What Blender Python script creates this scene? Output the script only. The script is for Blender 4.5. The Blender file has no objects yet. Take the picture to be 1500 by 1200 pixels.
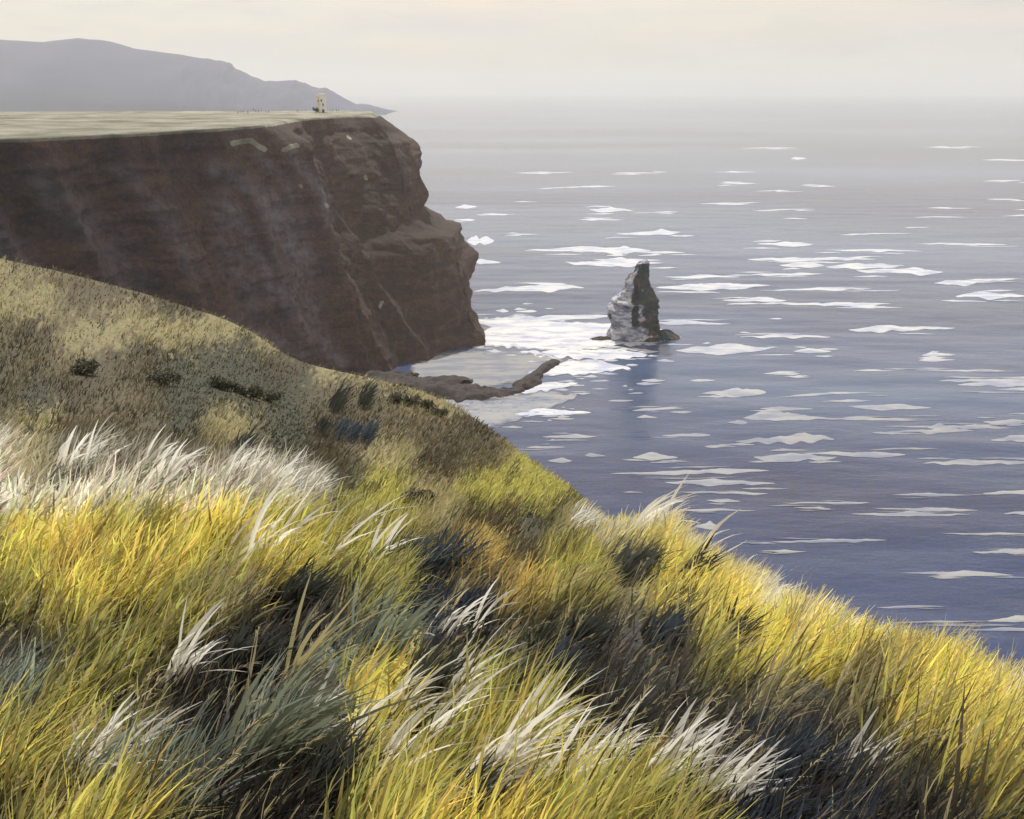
import bpy, bmesh, math, random
import numpy as np
from mathutils import Vector
random.seed(7)
rng = np.random.default_rng(11)
R = math.radians
sc = bpy.context.scene
col = sc.collection

# ------------------------------------------------------------------ camera
F = 1448.0                      # focal length in photo pixels (photo is 1500 x 1200)
PITCH = math.atan(468.0 / F)    # horizon near row 132
CZ = 200.0
cam_d = bpy.data.cameras.new('camera')
cam = bpy.data.objects.new('camera', cam_d)
col.objects.link(cam)
cam.location = (0, 0, CZ)
cam.rotation_euler = (math.pi / 2 - PITCH, 0, 0)
cam_d.sensor_width = 36
cam_d.lens = 36 * F / 1500
cam_d.clip_start = 0.05
cam_d.clip_end = 120000
sc.camera = cam

# ------------------------------------------------------------------ sky, sun, exposure
SUN_AZ, SUN_EL = R(-14), R(47)   # azimuth from the view direction (+Y), negative = left
world = bpy.data.worlds.new('World')
sc.world = world
world.use_nodes = True
wn = world.node_tree
wn.nodes.clear()
W = wn.nodes.new
out = W('ShaderNodeOutputWorld')
bg = W('ShaderNodeBackground'); bg.inputs['Strength'].default_value = 0.104
sky = W('ShaderNodeTexSky'); sky.sky_type = 'NISHITA'; sky.sun_disc = False
sky.sun_elevation = SUN_EL; sky.sun_rotation = SUN_AZ
sky.altitude = 200; sky.dust_density = 2.5
tc = W('ShaderNodeTexCoord')
mp = W('ShaderNodeMapping'); mp.inputs['Scale'].default_value = (1.2, 1.2, 5.0)
nz = W('ShaderNodeTexNoise'); nz.inputs['Scale'].default_value = 3.0; nz.inputs['Detail'].default_value = 7
nz.inputs['Roughness'].default_value = 0.6
cr = W('ShaderNodeValToRGB')
cr.color_ramp.elements[0].position = 0.36; cr.color_ramp.elements[0].color = (0.22, 0.22, 0.22, 1)
cr.color_ramp.elements[1].position = 0.58; cr.color_ramp.elements[1].color = (0.97, 0.97, 0.97, 1)
mx = W('ShaderNodeMixRGB'); mx.inputs['Color2'].default_value = (8.5, 7.5, 6.2, 1)
L = wn.links.new
L(tc.outputs['Generated'], mp.inputs['Vector']); L(mp.outputs['Vector'], nz.inputs['Vector'])
L(nz.outputs['Fac'], cr.inputs['Fac']); L(cr.outputs['Color'], mx.inputs['Fac'])
nz2 = W('ShaderNodeTexNoise'); nz2.inputs['Scale'].default_value = 2.0; nz2.inputs['Detail'].default_value = 8; nz2.inputs['Roughness'].default_value = 0.65
mp2 = W('ShaderNodeMapping'); mp2.inputs['Scale'].default_value = (1.0, 1.0, 6.5); mp2.inputs['Location'].default_value = (3.1, 1.7, 0.4)
cr2 = W('ShaderNodeValToRGB'); cr2.color_ramp.elements[0].position = 0.38; cr2.color_ramp.elements[0].color = (7.5, 7.0, 6.4, 1)
cr2.color_ramp.elements[1].position = 0.6; cr2.color_ramp.elements[1].color = (9.4, 8.0, 6.6, 1)
L(tc.outputs['Generated'], mp2.inputs['Vector']); L(mp2.outputs['Vector'], nz2.inputs['Vector']); L(nz2.outputs['Fac'], cr2.inputs['Fac'])
L(cr2.outputs['Color'], mx.inputs['Color2'])
L(sky.outputs['Color'], mx.inputs['Color1']); L(mx.outputs['Color'], bg.inputs['Color'])
L(bg.outputs['Background'], out.inputs['Surface'])

sun_d = bpy.data.lights.new('sun', 'SUN'); sun_d.energy = 3.4; sun_d.angle = R(0.53)
sun_d.color = (1.0, 0.955, 0.87)
sun = bpy.data.objects.new('sun', sun_d); col.objects.link(sun)
sdir = Vector((math.sin(SUN_AZ) * math.cos(SUN_EL), math.cos(SUN_AZ) * math.cos(SUN_EL), math.sin(SUN_EL)))
sun.rotation_euler = sdir.to_track_quat('Z', 'Y').to_euler()
sun.location = (0, 0, 260)

sc.view_settings.view_transform = 'Standard'
sc.view_settings.look = 'None'
sc.view_settings.gamma = 1
sc.view_settings.exposure = 0.0
sc.render.engine = 'CYCLES'
sc.cycles.use_denoising = True
sc.cycles.max_bounces = 6
sc.cycles.diffuse_bounces = 3
sc.cycles.glossy_bounces = 2
sc.cycles.transparent_max_bounces = 8
sc.cycles.volume_bounces = 2

# ------------------------------------------------------------------ helpers
def ray(px, py):
    u = (np.asarray(px, float) - 750) / F; v = (600 - np.asarray(py, float)) / F
    c, s = math.cos(PITCH), math.sin(PITCH)
    return np.stack(np.broadcast_arrays(u, c + v * s, -s + v * c), -1)
def at_d(px, py, d):            # point on the sight line at forward depth d
    return np.array([0, 0, CZ]) + ray(px, py) * np.asarray(d, float)[..., None]
def at_z(px, py, z):            # point on the sight line at height z
    r = ray(px, py); return np.array([0, 0, CZ]) + r * ((z - CZ) / r[..., 2])[..., None]
def project(P):
    c, s = math.cos(PITCH), math.sin(PITCH)
    X, Y, Z = P[..., 0], P[..., 1], P[..., 2] - CZ
    d = Y * c - Z * s; v = (Y * s + Z * c) / d
    return 750 + F * X / d, 600 - F * v, d

_perm = np.random.default_rng(3).random(65536)
def _h(i, j, k):
    n = (i * 73856093) ^ (j * 19349663) ^ (k * 83492791)
    return _perm[n & 65535]
def vnoise(x, y, z=0.0):        # value noise, -1..1
    x, y, z = np.broadcast_arrays(np.asarray(x, float), np.asarray(y, float), np.asarray(z, float))
    xi, yi, zi = np.floor(x).astype(np.int64), np.floor(y).astype(np.int64), np.floor(z).astype(np.int64)
    fx, fy, fz = x - xi, y - yi, z - zi
    fx, fy, fz = [f * f * (3 - 2 * f) for f in (fx, fy, fz)]
    r = 0
    for a in (0, 1):
        for b in (0, 1):
            for c in (0, 1):
                w = (fx if a else 1 - fx) * (fy if b else 1 - fy) * (fz if c else 1 - fz)
                r = r + w * _h(xi + a, yi + b, zi + c)
    return r * 2 - 1
def fbm(x, y, z=0.0, o=4, g=0.5):
    r, a, f = 0, 1.0, 1.0
    for k in range(o):
        r = r + a * vnoise(np.asarray(x) * f + 17.3 * k, np.asarray(y) * f + 5.1 * k, np.asarray(z) * f + 9.7 * k)
        a *= g; f *= 2.03
    return r
def pchip(xk, yk, x):           # monotone cubic through knots, vectorised over trailing axes of yk
    xk = np.asarray(xk, float); yk = np.asarray(yk, float); x = np.asarray(x, float)
    h = np.diff(xk); sh = (-1,) + (1,) * (yk.ndim - 1)
    dl = np.diff(yk, axis=0) / h.reshape(sh)
    m = np.zeros_like(yk); m[0] = dl[0]; m[-1] = dl[-1]
    for i in range(1, len(xk) - 1):
        a, b = dl[i - 1], dl[i]
        with np.errstate(divide='ignore', invalid='ignore'):
            hm = np.where(a * b > 0, 2 * a * b / (a + b), 0)
        m[i] = hm
    i = np.clip(np.searchsorted(xk, x, side='right') - 1, 0, len(xk) - 2)
    t = ((x - xk[i]) / h[i]).reshape(sh); hi = h[i].reshape(sh)
    return ((2*t**3-3*t**2+1)*yk[i] + (t**3-2*t**2+t)*hi*m[i] + (-2*t**3+3*t**2)*yk[i+1] + (t**3-t**2)*hi*m[i+1])

def mesh_from(name, V, Fq, mat=None, parent=None, smooth=True, colors=None, attrs=None):
    V = np.asarray(V, np.float32).reshape(-1, 3); Fq = np.asarray(Fq, np.int32)
    me = bpy.data.meshes.new(name)
    nf, k = Fq.shape
    me.vertices.add(len(V)); me.vertices.foreach_set('co', V.ravel())
    me.loops.add(nf * k); me.loops.foreach_set('vertex_index', Fq.ravel())
    me.polygons.add(nf)
    me.polygons.foreach_set('loop_start', np.arange(nf, dtype=np.int32) * k)
    me.polygons.foreach_set('loop_total', np.full(nf, k, np.int32))
    me.polygons.foreach_set('use_smooth', np.full(nf, smooth))
    if colors is not None:
        a = me.color_attributes.new('Col', 'FLOAT_COLOR', 'POINT')
        c = np.ones((len(V), 4), np.float32); c[:, :3] = colors
        a.data.foreach_set('color', c.ravel())
    for nm, val in (attrs or {}).items():
        a = me.attributes.new(nm, 'FLOAT', 'POINT'); a.data.foreach_set('value', np.asarray(val, np.float32).ravel())
    me.update(); me.validate()
    o = bpy.data.objects.new(name, me); col.objects.link(o)
    if mat: me.materials.append(mat)
    if parent: o.parent = parent
    return o
def grid_faces(n, m, close=False, flip=False):
    j = np.arange(m if close else m - 1)
    I, J = np.meshgrid(np.arange(n - 1), j, indexing='ij')
    J2 = (J + 1) % m
    q = np.stack([I * m + J, I * m + J2, (I + 1) * m + J2, (I + 1) * m + J], -1).reshape(-1, 4)
    return q[:, ::-1] if flip else q
def tag(o, label=None, cat=None, group=None, kind=None):
    if label: o['label'] = label
    if cat: o['category'] = cat
    if group: o['group'] = group
    if kind: o['kind'] = kind
    return o
def empty(name, loc):
    o = bpy.data.objects.new(name, None); o.location = loc; o.empty_display_size = 0.5
    col.objects.link(o); return o

# ------------------------------------------------------------------ materials
def srgb(r, g, b):
    f = lambda c: (c / 255 / 12.92) if c / 255 <= 0.04045 else ((c / 255 + 0.055) / 1.055) ** 2.4
    return (f(r), f(g), f(b))
class NT:
    def __init__(s, name):
        s.m = bpy.data.materials.new(name); s.m.use_nodes = True
        s.t = s.m.node_tree; s.n = s.t.nodes
        s.b = s.n['Principled BSDF']; s.o = s.n['Material Output']
    def new(s, t, **k):
        n = s.n.new(t)
        for a, v in k.items():
            if hasattr(n, a): setattr(n, a, v)
            else: n.inputs[a].default_value = v
        return n
    def ln(s, a, b): s.t.links.new(a, b)
    def noise(s, scale, detail=5, rough=0.55, vec=None, stretch=None):
        n = s.new('ShaderNodeTexNoise'); n.inputs['Scale'].default_value = scale
        n.inputs['Detail'].default_value = detail; n.inputs['Roughness'].default_value = rough
        if vec is None:
            vec = s.new('ShaderNodeNewGeometry').outputs['Position']
        if stretch:
            mp = s.new('ShaderNodeMapping'); mp.inputs['Scale'].default_value = stretch
            s.ln(vec, mp.inputs['Vector']); vec = mp.outputs['Vector']
        s.ln(vec, n.inputs['Vector']); return n.outputs['Fac']
    def ramp(s, fac, stops):
        r = s.new('ShaderNodeValToRGB'); e = r.color_ramp.elements
        while len(e) < len(stops): e.new(0.5)
        for el, (p, c) in zip(e, stops):
            el.position = p; el.color = (*c, 1) if len(c) == 3 else c
        s.ln(fac, r.inputs['Fac']); return r.outputs['Color']
    def mix(s, fac, a, b, mode='MIX'):
        m = s.new('ShaderNodeMixRGB', blend_type=mode)
        for v, k in ((fac, 'Fac'), (a, 'Color1'), (b, 'Color2')):
            if hasattr(v, 'links'): s.ln(v, m.inputs[k])
            else: m.inputs[k].default_value = v if k == 'Fac' else ((*v, 1) if len(v) == 3 else v)
        return m.outputs['Color']
    def bump(s, h, strength, dist):
        b = s.new('ShaderNodeBump'); b.inputs['Strength'].default_value = strength
        b.inputs['Distance'].default_value = dist; s.ln(h, b.inputs['Height'])
        s.ln(b.outputs['Normal'], s.b.inputs['Normal'])
G3 = lambda v: (v, v, v)

def mat_rock():
    t = NT('cliff_rock')
    big = t.noise(0.02, 5, 0.6); med = t.noise(0.11, 6, 0.65); fine = t.noise(0.42, 6, 0.8)
    strata = t.noise(0.35, 6, 0.6, stretch=(0.07, 0.07, 1.0))
    c = t.ramp(big, [(0.3, (0.115, 0.084, 0.092)), (0.5, (0.19, 0.100, 0.060)), (0.72, (0.27, 0.122, 0.055))])
    c = t.mix(0.5, c, t.ramp(med, [(0.32, (0.045, 0.034, 0.032)), (0.50, (0.13, 0.082, 0.058)), (0.66, (0.24, 0.155, 0.11))]))
    c = t.mix(0.25, c, t.ramp(strata, [(0.35, (0.050, 0.044, 0.052)), (0.6, (0.165, 0.105, 0.070))]), 'MIX')
    c = t.mix(t.ramp(fine, [(0.50, G3(0)), (0.62, G3(0.75))]), c, (0.060, 0.066, 0.135))
    c = t.mix(t.ramp(fine, [(0.38, G3(0.75)), (0.48, G3(0))]), c, (0.26, 0.13, 0.06))
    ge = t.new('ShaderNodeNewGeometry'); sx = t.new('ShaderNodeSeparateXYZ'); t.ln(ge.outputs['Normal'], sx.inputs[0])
    c = t.mix(t.ramp(sx.outputs['Z'], [(0.45, G3(0)), (0.75, G3(0.8))]), c, (0.060, 0.038, 0.026))   # upward faces darkened in colour to tone down sunlight on the ledges
    # pale scree and turf worn onto the flatter ledges and gullies
    a = t.new('ShaderNodeAttribute', attribute_name='scree')
    f = t.mix(1.0, t.ramp(t.noise(0.14, 6, 0.7), [(0.35, G3(0.1)), (0.6, G3(1))]), a.outputs['Fac'], 'MULTIPLY')
    c = t.mix(f, c, (0.34, 0.31, 0.33))
    g = t.new('ShaderNodeAttribute', attribute_name='turf')
    gm = t.mix(1.0, g.outputs['Fac'], t.ramp(t.noise(0.11, 6, 0.75), [(0.25, G3(-0.9)), (0.75, G3(0.35))]), 'ADD')
    gc = t.ramp(t.noise(0.03, 7, 0.7), [(0.36, (0.22, 0.23, 0.15)), (0.62, (0.60, 0.57, 0.46))])
    c = t.mix(t.ramp(gm, [(0.42, G3(0)), (0.56, G3(1))]), c, gc)
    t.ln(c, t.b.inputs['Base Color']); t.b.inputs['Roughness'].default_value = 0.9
    h = t.mix(0.3, med, strata); h = t.mix(0.35, h, fine)
    t.bump(h, 1.0, 9.0)
    return t.m
def mat_stack():
    t = NT('stack_rock')
    strata = t.noise(0.22, 6, 0.7, stretch=(0.45, 0.45, 1.3)); fine = t.noise(0.8, 5, 0.7)
    c = t.ramp(strata, [(0.36, (0.18, 0.19, 0.26)), (0.47, (0.40, 0.42, 0.53)), (0.57, (0.86, 0.87, 0.90))])
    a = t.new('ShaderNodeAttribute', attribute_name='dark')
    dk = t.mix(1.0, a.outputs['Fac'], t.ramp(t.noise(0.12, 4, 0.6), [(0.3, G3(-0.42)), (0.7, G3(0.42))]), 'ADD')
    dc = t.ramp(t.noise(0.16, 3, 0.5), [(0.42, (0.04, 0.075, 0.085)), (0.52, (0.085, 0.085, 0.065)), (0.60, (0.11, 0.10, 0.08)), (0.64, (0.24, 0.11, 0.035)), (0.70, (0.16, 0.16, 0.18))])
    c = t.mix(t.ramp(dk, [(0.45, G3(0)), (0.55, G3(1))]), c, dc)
    c = t.mix(t.ramp(fine, [(0.4, G3(0)), (0.8, G3(0.35))]), c, (0.05, 0.055, 0.07))
    t.ln(c, t.b.inputs['Base Color']); t.b.inputs['Roughness'].default_value = 0.85
    t.bump(t.mix(0.5, strata, fine), 0.9, 3.0)
    return t.m
def mat_simple(name, c1, c2, scale, rough=0.85, bump=0.3, dist=0.2):
    t = NT(name); n = t.noise(scale, 5, 0.6)
    t.ln(t.ramp(n, [(0.3, c1), (0.7, c2)]), t.b.inputs['Base Color'])
    t.b.inputs['Roughness'].default_value = rough
    if bump: t.bump(n, bump, dist)
    return t.m
def mat_leaf(name, trans=0.35, rough=0.6):
    t = NT(name)
    a = t.new('ShaderNodeAttribute', attribute_name='Col')
    t.ln(a.outputs['Color'], t.b.inputs['Base Color']); t.b.inputs['Roughness'].default_value = rough
    t.b.inputs['Specular IOR Level'].default_value = 0.25
    tr = t.new('ShaderNodeBsdfTranslucent'); t.ln(a.outputs['Color'], tr.inputs['Color'])
    ms = t.new('ShaderNodeMixShader'); ms.inputs[0].default_value = trans
    t.ln(t.b.outputs[0], ms.inputs[1]); t.ln(tr.outputs[0], ms.inputs[2]); t.ln(ms.outputs[0], t.o.inputs['Surface'])
    return t.m
def mat_ground():
    t = NT('turf_ground')
    a = t.new('ShaderNodeAttribute', attribute_name='Col')
    n = t.noise(3.0, 6, 0.7)
    c = t.mix(1.0, a.outputs['Color'], t.ramp(n, [(0.25, G3(0.55)), (0.75, G3(1.15))]), 'MULTIPLY')
    t.ln(c, t.b.inputs['Base Color']); t.b.inputs['Roughness'].default_value = 0.95
    t.bump(t.noise(9, 5, 0.7), 0.8, 0.06)
    return t.m
def mat_sea():
    t = NT('sea_water')
    big = t.noise(0.006, 5, 0.6, stretch=(0.35, 1.0, 1)); g = t.noise(0.55, 3, 0.7)
    c = t.ramp(big, [(0.3, (0.018, 0.034, 0.100)), (0.5, (0.030, 0.036, 0.075)), (0.7, (0.052, 0.043, 0.043))])
    c = t.mix(t.ramp(g, [(0.42, G3(0)), (0.66, G3(0.75))]), c, (0.024, 0.060, 0.22))
    milky = t.noise(0.0011, 5, 0.6, stretch=(0.3, 1.0, 1))
    c = t.mix(t.ramp(milky, [(0.44, G3(0)), (0.60, G3(0.85))]), c, (0.13, 0.18, 0.29))   # pale milky water out at sea
    t.ln(c, t.b.inputs['Base Color']); t.b.inputs['Roughness'].default_value = 0.14
    t.b.inputs['IOR'].default_value = 1.42
    w1 = t.noise(0.035, 4, 0.6, stretch=(0.30, 1.0, 1)); w2 = t.noise(0.22, 5, 0.65, stretch=(0.45, 1.0, 1))
    t.bump(t.mix(0.3, w1, w2), 0.40, 3.0)
    return t.m
def mat_foam():
    t = NT('sea_foam')
    a = t.new('ShaderNodeAttribute', attribute_name='soft')
    n = t.noise(0.16, 6, 0.7, stretch=(0.35, 1.0, 1.0))
    c = t.ramp(t.noise(0.09, 4, 0.6, stretch=(0.4, 1, 1)), [(0.40, (0.50, 0.54, 0.68)), (0.56, (0.78, 0.77, 0.77))])
    ca = t.new('ShaderNodeAttribute', attribute_name='Col')
    c = t.mix(1.0, c, ca.outputs['Color'], 'MULTIPLY')
    t.ln(c, t.b.inputs['Base Color']); t.b.inputs['Roughness'].default_value = 0.8
    n2 = t.noise(0.5, 6, 0.75, stretch=(0.4, 1.0, 1.0)); n = t.mix(0.4, n, n2)
    s = t.mix(1.0, a.outputs['Fac'], t.ramp(n, [(0.32, G3(-0.55)), (0.68, G3(0.55))]), 'ADD')
    al = t.ramp(s, [(0.38, G3(0)), (0.72, G3(1))])
    t.ln(al, t.b.inputs['Alpha'])
    return t.m
M_wet = None
M_rock, M_stack, M_sea, M_foam, M_ground = mat_rock(), mat_stack(), mat_sea(), mat_foam(), mat_ground()
M_wet = mat_simple('wet_rock', (0.022, 0.016, 0.018), (0.052, 0.034, 0.028), 0.35, 0.85, 0.8, 1.0)
M_grass = mat_leaf('grass_blades', 0.45)
M_pale = mat_leaf('bleached_grass', 0.6)
M_leaf = mat_leaf('shrub_leaves', 0.2)
M_stem = mat_simple('woody_stem', (0.05, 0.04, 0.03), (0.10, 0.08, 0.06), 20)
M_tower = mat_simple('lime_washed_stone', (0.88, 0.84, 0.74), (0.93, 0.91, 0.86), 0.8, 0.9, 0.4, 0.3)
M_turret = mat_simple('ochre_stone', (0.70, 0.60, 0.42), (0.84, 0.76, 0.60), 0.8, 0.9, 0.4, 0.3)
M_open = mat_simple('dark_opening', (0.02, 0.025, 0.03), (0.04, 0.045, 0.05), 1, 0.5, 0)
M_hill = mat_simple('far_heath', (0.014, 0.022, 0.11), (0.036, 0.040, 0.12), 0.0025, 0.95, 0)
M_cloth = mat_simple('dark_clothing', (0.03, 0.05, 0.06), (0.06, 0.08, 0.09), 2, 0.9, 0)

# ------------------------------------------------------------------ haze
def build_haze():
    m = bpy.data.materials.new('haze'); m.use_nodes = True; t = m.node_tree; t.nodes.clear()
    o = t.nodes.new('ShaderNodeOutputMaterial'); v = t.nodes.new('ShaderNodeVolumePrincipled')
    v.inputs['Color'].default_value = (0.965, 0.99, 0.975, 1); v.inputs['Density'].default_value = 6.0e-5
    v.inputs['Anisotropy'].default_value = 0.2
    t.links.new(v.outputs[0], o.inputs['Volume'])
    a, z0, z1 = 43000, -12, 760
    V = [(x, y, z) for z in (z0, z1) for x, y in ((-a, -a), (a, -a), (a, a), (-a, a))]
    Q = [(0, 3, 2, 1), (4, 5, 6, 7), (0, 1, 5, 4), (1, 2, 6, 5), (2, 3, 7, 6), (3, 0, 4, 7)]
    tag(mesh_from('haze', V, Q, m, smooth=False), 'thin pale sea haze fading the far headland and horizon', 'haze', kind='stuff')

# ------------------------------------------------------------------ sea
def sea_z(x, y):
    f = np.clip(1.0, 0, 1)
    r = np.hypot(x, y)
    f = np.clip((2600 - r) / 1600, 0, 1)
    return f * (0.75 * fbm(x / 80, y / 24, 0, 3) + 0.12 * vnoise(x / 14, y / 6, 4))
def build_sea():
    az = np.concatenate([np.linspace(-180, -46, 40)[:-1], np.linspace(-46, 46, 560), np.linspace(46, 180, 40)[1:-1]])
    r = np.concatenate([np.linspace(40, 300, 10)[:-1], 300 * (2900 / 300) ** np.linspace(0, 1, 380), 2900 * (41000 / 2900) ** np.linspace(0, 1, 40)[1:]])
    A, Rr = np.meshgrid(np.radians(az), r)
    X, Y = np.sin(A) * Rr, np.cos(A) * Rr
    V = np.stack([X, Y, sea_z(X, Y)], -1)
    q = grid_faces(len(r), len(az), close=True, flip=True)
    n = len(r) * len(az)
    V = np.vstack([V.reshape(-1, 3)])
    tag(mesh_from('sea', V, q, M_sea), kind='structure')
build_sea()

# streaks: centre x, row, width, height (photo pixels of the water surface), brightness
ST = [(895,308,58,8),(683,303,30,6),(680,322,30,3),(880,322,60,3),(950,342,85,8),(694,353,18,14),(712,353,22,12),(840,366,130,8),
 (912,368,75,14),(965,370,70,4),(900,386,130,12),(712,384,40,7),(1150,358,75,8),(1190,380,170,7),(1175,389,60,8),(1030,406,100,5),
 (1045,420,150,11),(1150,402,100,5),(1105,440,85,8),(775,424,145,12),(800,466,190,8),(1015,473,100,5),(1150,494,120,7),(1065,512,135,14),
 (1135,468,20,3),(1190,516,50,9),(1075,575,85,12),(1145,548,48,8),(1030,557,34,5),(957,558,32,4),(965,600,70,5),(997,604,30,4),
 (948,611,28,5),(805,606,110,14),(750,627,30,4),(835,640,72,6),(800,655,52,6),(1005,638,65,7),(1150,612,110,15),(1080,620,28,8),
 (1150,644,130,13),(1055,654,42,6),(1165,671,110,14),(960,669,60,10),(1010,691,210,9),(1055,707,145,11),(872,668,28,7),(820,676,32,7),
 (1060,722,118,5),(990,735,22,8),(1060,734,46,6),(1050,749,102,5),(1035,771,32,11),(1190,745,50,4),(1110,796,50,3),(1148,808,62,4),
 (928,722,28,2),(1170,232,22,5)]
def build_foam():
    Vs, Qs, Cs, Ss = [], [], [], []
    off = 0
    streaks = [(x, y, w, h, 1.0) for x, y, w, h in ST]
    # the same kind of streaks continues across the water on the right
    rr = random.Random(5)
    for k in range(64):
        y = 330 + 600 * rr.random() ** 0.9
        if y > 640 and rr.random() < 0.3: continue
        streaks.append((rr.uniform(1205, 1620), y, rr.uniform(30, 150) * (0.6 + y / 1200), rr.uniform(3, 11), 1.0))
    for k in range(26):   # far faint ones
        streaks.append((rr.uniform(620, 1550), rr.uniform(215, 345), rr.uniform(30, 90), rr.uniform(1.5, 3), 0.55))
    for k in range(150):
        ax, ay = rr.choice([(800, 512), (900, 520), (860, 560), (700, 480), (950, 500), (800, 600), (760, 470)])
        streaks.append((rr.gauss(ax, 50), rr.gauss(ay, 14), rr.uniform(6, 34), rr.uniform(1.5, 4.5), 1.0))
    for (x, y, w, h, br) in list(streaks):      # trailing threads
        if w > 45:
            for q_ in range(rr.choice((1, 2, 3))):
                streaks.append((x + rr.uniform(-0.6, 0.6) * w, y + rr.choice((-1, 1)) * rr.uniform(0.4, 0.9) * h, w * rr.uniform(0.25, 0.7), max(1.5, h * rr.uniform(0.15, 0.4)), 1.0))
    for si, (x, y, w, h, br) in enumerate(streaks):
        w *= 1.12; n = max(10, int(w / 2.0)); m = 7
        t = np.linspace(0, 1, n)
        pk = rr.uniform(0.3, 0.75)
        env = np.where(t < pk, (t / pk) ** 0.65, ((1 - t) / (1 - pk)) ** 0.65)
        nz1 = vnoise(t * w / 16, si * 3.1); nz2 = vnoise(t * w / 22, si * 7.7 + 50); nz3 = vnoise(t * w / 6, si * 5.3 + 9)
        mid = y + h * 0.10 * nz1 + (t - 0.5) * rr.uniform(-0.05, 0.03) * w * 0.6
        b0 = rr.uniform(0.2, 0.8); bw = rr.uniform(0.07, 0.2)
        bumpy = np.exp(-((t - b0) / bw) ** 2)
        up = mid - h * 0.5 * env * (0.85 + 0.5 * bumpy + 0.22 * nz2 + 0.12 * nz3); lo = mid + h * 0.5 * env * (0.8 + 0.25 * nz1 + 0.2 * nz2)
        px = x + (t - 0.5) * w
        s = np.linspace(0, 1, m)[:, None]
        PX = np.broadcast_to(px, (m, n)); PY = up * (1 - s) + lo * s
        P = at_z(PX, PY, 0.0)
        P[..., 2] = sea_z(P[..., 0], P[..., 1]) + 0.10 + 0.35 * (np.sin(np.pi * s) * env)
        Vs.append(P.reshape(-1, 3)); Qs.append(grid_faces(m, n, flip=True) + off); off += m * n
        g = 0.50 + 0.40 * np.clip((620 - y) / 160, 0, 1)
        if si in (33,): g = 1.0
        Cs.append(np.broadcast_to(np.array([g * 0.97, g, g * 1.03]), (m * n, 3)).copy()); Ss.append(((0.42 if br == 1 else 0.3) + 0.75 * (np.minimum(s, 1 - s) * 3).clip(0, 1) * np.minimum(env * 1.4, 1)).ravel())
    # broken surf with painted sun glare between the cliff foot and the sea stack, and the washes over the reef
    def patch(poly_top, poly_bot, soft, c, step=3):
        nonlocal off
        xa = min(poly_top[0][0], poly_bot[0][0]); xb = poly_top[-1][0]
        n = int((xb - xa) / step); px = np.linspace(xa, xb, n)
        up = np.interp(px, *zip(*poly_top)); lo = np.interp(px, *zip(*poly_bot))
        tp = np.minimum(1, np.minimum(px - xa, xb - px) / 45) ** 0.6; md = (up + lo) / 2 + 5 * vnoise(px / 25, 1.1 + xa); up = md + (up - md) * tp; lo = md + (lo - md) * tp
        up = up + 2.0 * vnoise(px / 9, 3.3 + xa) ; lo = lo + 2.5 * vnoise(px / 8, 8.8 + xa)
        m = 16; s = np.linspace(0, 1, m)[:, None]
        PX = np.broadcast_to(px, (m, n)); PY = up * (1 - s) + lo * s
        P = at_z(PX, PY, 0.0); P[..., 2] = sea_z(P[..., 0], P[..., 1]) + 0.22
        edge = np.minimum(np.minimum(s, 1 - s) * 6, 1) * np.minimum(np.minimum(px - xa, xb - px) / 14, 1)
        Vs.append(P.reshape(-1, 3)); Qs.append(grid_faces(m, n, flip=True) + off); off += m * n
        Cs.append(np.broadcast_to(np.array(c, float), (m * n, 3)).copy()); Ss.append((soft * edge + (1 - edge) * 0.2).ravel())
    patch([(640,468),(722,466),(765,461),(800,468),(860,472),(900,474),(990,478)], [(640,512),(722,508),(800,516),(850,516),(900,508),(950,506),(990,503)], 0.86, (1.0, 1.0, 1.0))
    patch([(760,516),(830,512),(900,512),(950,512)], [(760,522),(830,525),(900,530),(950,524)], 0.9, (1, 1, 1))
    patch([(770,540),(830,530),(880,528),(925,534)], [(770,556),(830,550),(880,546),(925,540)], 1.0, (1, 1, 1))
    patch([(600,520),(700,512),(800,516),(830,520)], [(600,572),(700,572),(780,556),(830,530)], 0.62, (0.40, 0.41, 0.42))  # foam greyed: the cliff's shadow is put into its colour
    patch([(755,572),(790,562),(815,558),(850,560)], [(755,580),(790,576),(815,572),(850,566)], 0.95, (0.9, 0.93, 0.95))
    patch([(600,595),(680,592),(760,575),(850,572)], [(600,640),(700,640),(770,612),(850,585)], 0.50, (0.46, 0.48, 0.50))
    patch([(560,556),(640,570),(720,592),(790,580)], [(560,580),(640,605),(720,606),(790,592)], 0.45, (0.42, 0.44, 0.48))
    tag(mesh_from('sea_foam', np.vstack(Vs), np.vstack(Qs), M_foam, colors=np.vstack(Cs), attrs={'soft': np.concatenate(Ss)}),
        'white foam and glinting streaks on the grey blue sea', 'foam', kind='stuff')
build_foam()

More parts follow.
